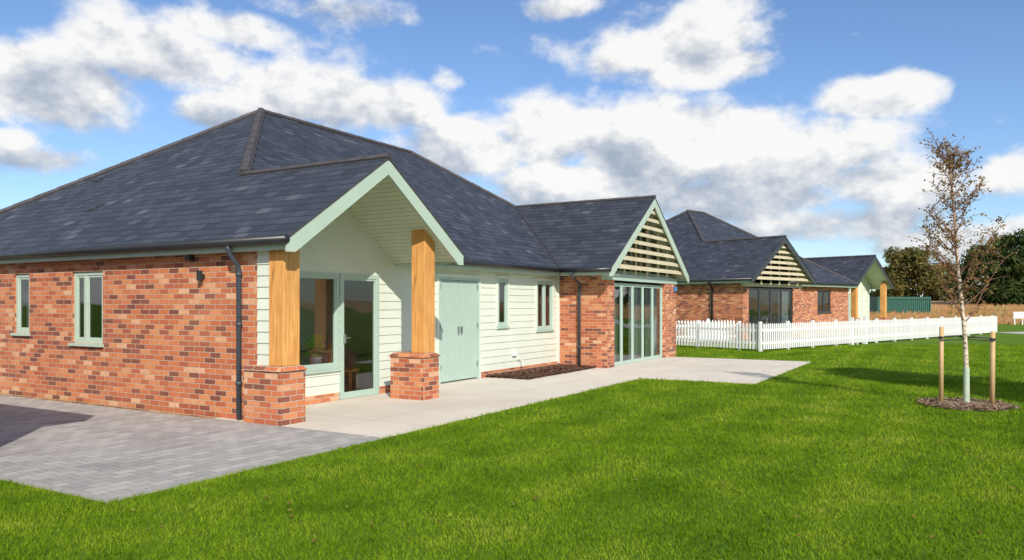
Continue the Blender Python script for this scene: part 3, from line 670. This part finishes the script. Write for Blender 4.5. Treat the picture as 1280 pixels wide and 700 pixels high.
# ---------------- picket fence
def fence(name,p0,p1,post=1.8,H=.95,gate=None):
    p0=Vector(p0); p1=Vector(p1); L=(p1-p0).length; d=(p1-p0).normalized(); W=WF(p0.x,p0.y,d.x,d.y); M=MB()
    n=int(L/.135)
    for i in range(n):
        a=i*.135+.03; hh=H+random.uniform(-.006,.006); P=W.pt; w=.07
        q=[(a,.08),(a+w,.08),(a+w,hh-.05),(a+w/2,hh),(a,hh-.05)]
        v=[P(x,.03,z) for x,z in q]; nrm=Vector(W.n+(0,))*-.02; M.prism(v,(nrm.x,nrm.y,0))
    M.wbox(W,0,L,-.035,.008,.25,.33); M.wbox(W,0,L,-.035,.008,.68,.76)
    k_=0
    while k_<=L+.01:
        M.wbox(W,k_-.05,k_+.05,-.12,-.037,0,H+.06); k_+=post
    if gate:
        for g_ in gate: M.wbox(W,g_-.06,g_+.06,-.1,.05,0,H+.12)
    M.done(name,WHITE)
fence('picket_fence',(8.35,25.6),(26.2,41.5),gate=[6.6,7.8])
fence('picket_fence',(5.6,29.3),(8.33,25.66))
fence('picket_fence',(6.2,30.6),(9.1,31.3))
# ---------------- container
M=MB(); x0,x1,y0_,y1_=35.8,40.8,75,77.4
n=26
for i in range(n):
    a=x0+(x1-x0)*i/n; b_=x0+(x1-x0)*(i+1)/n; m_=(a+b_)/2
    M.poly([(a,y0_,.1),(m_-.02,y0_,.1),(m_-.02,y0_,2.1),(a,y0_,2.1)]); M.poly([(m_,y0_+.06,.1),(b_-.02,y0_+.06,.1),(b_-.02,y0_+.06,2.1),(m_,y0_+.06,2.1)])
    M.poly([(m_-.02,y0_,.1),(m_,y0_+.06,.1),(m_,y0_+.06,2.1),(m_-.02,y0_,2.1)]); M.poly([(b_-.02,y0_+.06,.1),(b_,y0_,.1),(b_,y0_,2.1),(b_-.02,y0_+.06,2.1)])
M.box(x0-.1,x1+.1,y0_-.04,y1_,2.1,2.3); M.box(x0-.1,x1+.1,y0_-.04,y1_,0,.12); M.box(x0-.1,x0,y0_-.04,y1_,.12,2.1); M.box(x1,x1+.1,y0_-.04,y1_,.12,2.1)
M.done('green_storage_container',simple('green_paint',(.02,.10,.07),.5,.1))
# ---------------- grass blades
def grass():
    rs=np.random.RandomState(3); P=[];S=[]
    for (ya,yb,dens,sz) in ((3.2,7,4600,1.0),(7,10.5,2800,1.25),(10.5,16,1300,1.7),(16,30,420,2.5)):
        n=int((1.9*yb+2)*(yb-ya)*dens); y=rs.uniform(ya,yb,n); x=rs.uniform(-.85*yb-1,1.0*yb+1,n)
        kk=(x>-.8*y-.6)&(x<.9*y+.6); P.append(np.stack([x[kk],y[kk]],1)); S.append(np.full(kk.sum(),sz))
    P=np.concatenate(P); S=np.concatenate(S)
    tuft=.5+.5*np.sin(P[:,0]*37+4*np.sin(P[:,1]*23))*np.sin(P[:,1]*41+4*np.sin(P[:,0]*19))
    keep=rs.rand(len(P))<(.5+.5*tuft); P=P[keep]; S=S[keep]; tuft=tuft[keep]
    dx=P[:,0]+2.99; dy=P[:,1]-9.91; c,s=math.cos(th),math.sin(th); a=c*dx+s*dy; b=-s*dx+c*dy
    wv=.025*np.sin(a*9)+.02*np.sin(b*13+a*4)+.015*rs.randn(len(a))
    ex=((a>-3.40+wv)&(a<0)&(b>-1.67+wv))|((a>=0)&(a<15.22)&(b>-1.66+wv))|((a>8.58+wv)&(a<15.22)&(b>-4.06+wv))|((a>0)&(a<15.75)&(b>-.1))|((a<-3.6)&(a>-8.4)&(b>.3))
    ex|=((P[:,0]-7.1)**2+(P[:,1]-12.0)**2<(.6+.05*np.sin(P[:,0]*30))**2)
    P=P[~ex]; S=S[~ex]; tuft=tuft[~ex]; n=len(P)
    pat=.5+.5*np.sin(P[:,0]*2.1+np.sin(P[:,1]*1.7)*2)*np.sin(P[:,1]*2.6+np.sin(P[:,0]*1.3)*2)
    h=(.018+.024*rs.rand(n))*(.75+.3*pat+.35*tuft)*(.75+.25*S); w=.0036*S*(.6+.8*rs.rand(n)); az=rs.uniform(0,6.283,n); ln=rs.uniform(.1,1.1,n)*h; la=rs.uniform(0,6.283,n)
    V=np.zeros((n,3,3),np.float32)
    V[:,0,0]=P[:,0]-np.cos(az)*w; V[:,0,1]=P[:,1]-np.sin(az)*w; V[:,1,0]=P[:,0]+np.cos(az)*w; V[:,1,1]=P[:,1]+np.sin(az)*w
    V[:,2,0]=P[:,0]+np.cos(la)*ln; V[:,2,1]=P[:,1]+np.sin(la)*ln; V[:,2,2]=h
    me=bpy.data.meshes.new('grass'); me.vertices.add(n*3); me.loops.add(n*3); me.polygons.add(n)
    me.vertices.foreach_set('co',V.ravel()); me.loops.foreach_set('vertex_index',np.arange(n*3,dtype=np.int32)); me.polygons.foreach_set('loop_start',np.arange(0,n*3,3,dtype=np.int32))
    me.update(); me.validate(); link(bpy.data.objects.new('grass',me))
    me.materials.append(leafmat('grass_blades',[(0,(.06,.13,.006)),(.3,(.13,.24,.010)),(.6,(.22,.34,.018)),(.88,(.34,.42,.035)),(1,(.50,.46,.12))],1.2,.35,90,True))
    print('blades',n)
grass()
M=MB(); rs=random.Random(4)
for i in range(300):
    y=rs.uniform(5,20); x=rs.uniform(-.5*y,.75*y); dx=x+2.99; dy=y-9.91; bb=-math.sin(th)*dx+math.cos(th)*dy
    if bb>-1.7: continue
    s=rs.uniform(.014,.030); a=rs.uniform(0,6.28); c_=math.cos(a)*s; s_=math.sin(a)*s; z=.034
    M.poly([(x-c_,y-s_,z),(x+s_*.6,y-c_*.6,z+.008),(x+c_,y+s_,z+.004),(x-s_*.6,y+c_*.6,z+.01)])
M.done('fallen_leaves',BL,uv=False)
# ================================================================= LIGHT
el=math.radians(34.5); hx,hy=.27,-.963; D=Vector((hx*math.cos(el),hy*math.cos(el),math.sin(el))).normalized()
sl=bpy.data.lights.new('sun','SUN'); sl.energy=5.0; sl.angle=math.radians(.5); sl.color=(1,.94,.83); so=link(bpy.data.objects.new('sun',sl)); so.rotation_euler=D.to_track_quat('Z','Y').to_euler(); so.location=(0,-20,30)
w=bpy.data.worlds.new('World'); scene.world=w; w.use_nodes=True; t=NT(w.node_tree); t.n.clear()
out=t.node('ShaderNodeOutputWorld'); bg=t.node('ShaderNodeBackground'); bg.inputs[1].default_value=.125
sky=t.node('ShaderNodeTexSky'); sky.sky_type='NISHITA'; sky.sun_disc=False; sky.sun_elevation=el; sky.sun_rotation=math.atan2(hx,hy); sky.air_density=1.0; sky.dust_density=.4; sky.ozone_density=2.3
t.put(bg.inputs[0],t.mix(1.0,sky.outputs[0],C(.90,1.02,1.20),'MULTIPLY'))
gv=t.node('ShaderNodeTexCoord').outputs['Generated']; sp=t.node('ShaderNodeSeparateXYZ'); t.put(sp.inputs[0],gv)
X,Y,Z=sp.outputs; az=t.m('ARCTAN2',X,Y); elv=t.m('ARCTAN2',Z,t.m('SQRT',t.m('ADD',t.m('MULTIPLY',X,X),t.m('MULTIPLY',Y,Y))))
mp=t.node('ShaderNodeMapping'); t.put(mp.inputs[0],gv); mp.inputs['Scale'].default_value=(1,1,1.45)
mp2=t.node('ShaderNodeMapping'); t.put(mp2.inputs[0],gv); mp2.inputs['Scale'].default_value=(1,1,1.45); mp2.inputs['Location'].default_value=(.010,-.0,.036)
n1=t.noise(mp.outputs[0],9.5,10,.57); n2=t.noise(mp2.outputs[0],9.5,10,.57); nb=t.noise(mp.outputs[0],2.6,3)
blobs=[(60,95,140,50,1),(190,70,120,42,1),(0,75,110,48,.9),(290,35,90,24,.75),(410,12,90,22,.7),(290,138,80,26,.9),(400,122,115,36,1.1),(490,130,70,32,.9),
 (590,185,85,36,1.05),(700,165,105,48,1.15),(800,180,120,56,1.15),(900,165,100,44,.95),(980,205,150,50,.95),(760,225,170,38,.9),(1080,230,110,46,.85),(860,62,125,46,.95),(780,75,70,30,.7),(930,75,60,25,.8),
 (700,8,60,16,.6),(1110,115,90,26,.95),(1060,120,50,20,.7),(1255,215,50,30,.75),(1040,278,140,30,.85),(1265,290,60,18,.75),(60,200,90,22,.65),(15,180,50,20,.6),(600,62,26,13,.5),(560,100,28,18,.55),(930,250,220,36,.9),(1190,300,120,26,.75)]
dens=None; hs=None; ws=None
for (px,py,rx_,ry_,wt) in blobs:
    a0=math.atan((px-640)/960); e0=math.atan((380-py)/960*math.cos(a0)); ra=rx_/960*math.cos(a0)**2; re=ry_/960*math.cos(a0)
    u_=t.m('DIVIDE',t.m('SUBTRACT',az,a0),ra); v_=t.m('DIVIDE',t.m('SUBTRACT',elv,e0),re)
    d2=t.m('ADD',t.m('MULTIPLY',u_,u_),t.m('MULTIPLY',v_,v_)); g_=t.m('MULTIPLY',t.m('EXPONENT',t.m('MULTIPLY',d2,-.9)),wt)
    dens=g_ if dens is None else t.m('MAXIMUM',dens,g_)
    hv=t.m('MULTIPLY',g_,v_); hs=hv if hs is None else t.m('ADD',hs,hv); ws=g_ if ws is None else t.m('ADD',ws,g_)
away=t.m('GREATER_THAN',t.m('ABSOLUTE',az),.75)
dens=t.m('MAXIMUM',dens,t.m('MULTIPLY',t.m('MULTIPLY',away,t.m('GREATER_THAN',elv,0.0)),t.rng(nb,.45,.65,0,1)))
hrel=t.m('DIVIDE',hs,t.m('ADD',ws,.05))
dd=t.m('ADD',dens,t.m('MULTIPLY',t.m('SUBTRACT',n1,.5),1.75))
cm=t.node('ShaderNodeMapRange'); cm.interpolation_type='SMOOTHSTEP'; t.put(cm.inputs[0],dd); cm.inputs[1].default_value=.22; cm.inputs[2].default_value=.62
mask=cm.outputs[0]
rel=t.m('MULTIPLY',t.m('SUBTRACT',n1,n2),2.9)
lit=t.m('ADD',t.m('ADD',t.m('MULTIPLY',hrel,.62),rel),t.m('SUBTRACT',.69,t.m('MULTIPLY',t.m('MAXIMUM',t.m('SUBTRACT',dd,.75),0),.22)))
cc=t.ramp(lit,[(0,(.38,.44,.54)),(.3,(.52,.57,.65)),(.55,(.74,.76,.79)),(.82,(.98,.97,.95))])
bg2=t.node('ShaderNodeBackground'); t.put(bg2.inputs[0],cc); bg2.inputs[1].default_value=1.0
mx=t.node('ShaderNodeMixShader'); t.put(mx.inputs[0],t.m('MULTIPLY',mask,.96)); t.l.new(bg.outputs[0],mx.inputs[1]); t.l.new(bg2.outputs[0],mx.inputs[2]); t.l.new(mx.outputs[0],out.inputs[0])
# ================================================================= CAMERA
cd=bpy.data.cameras.new('camera'); cd.sensor_width=36; cd.lens=27; cd.shift_y=30/1280; cd.clip_end=3000; cd.clip_start=.1
co=link(bpy.data.objects.new('camera',cd)); co.location=(0,0,1.6); co.rotation_euler=(math.radians(90),0,0); scene.camera=co
scene.view_settings.view_transform='Standard'; scene.view_settings.look='None'; scene.view_settings.exposure=0
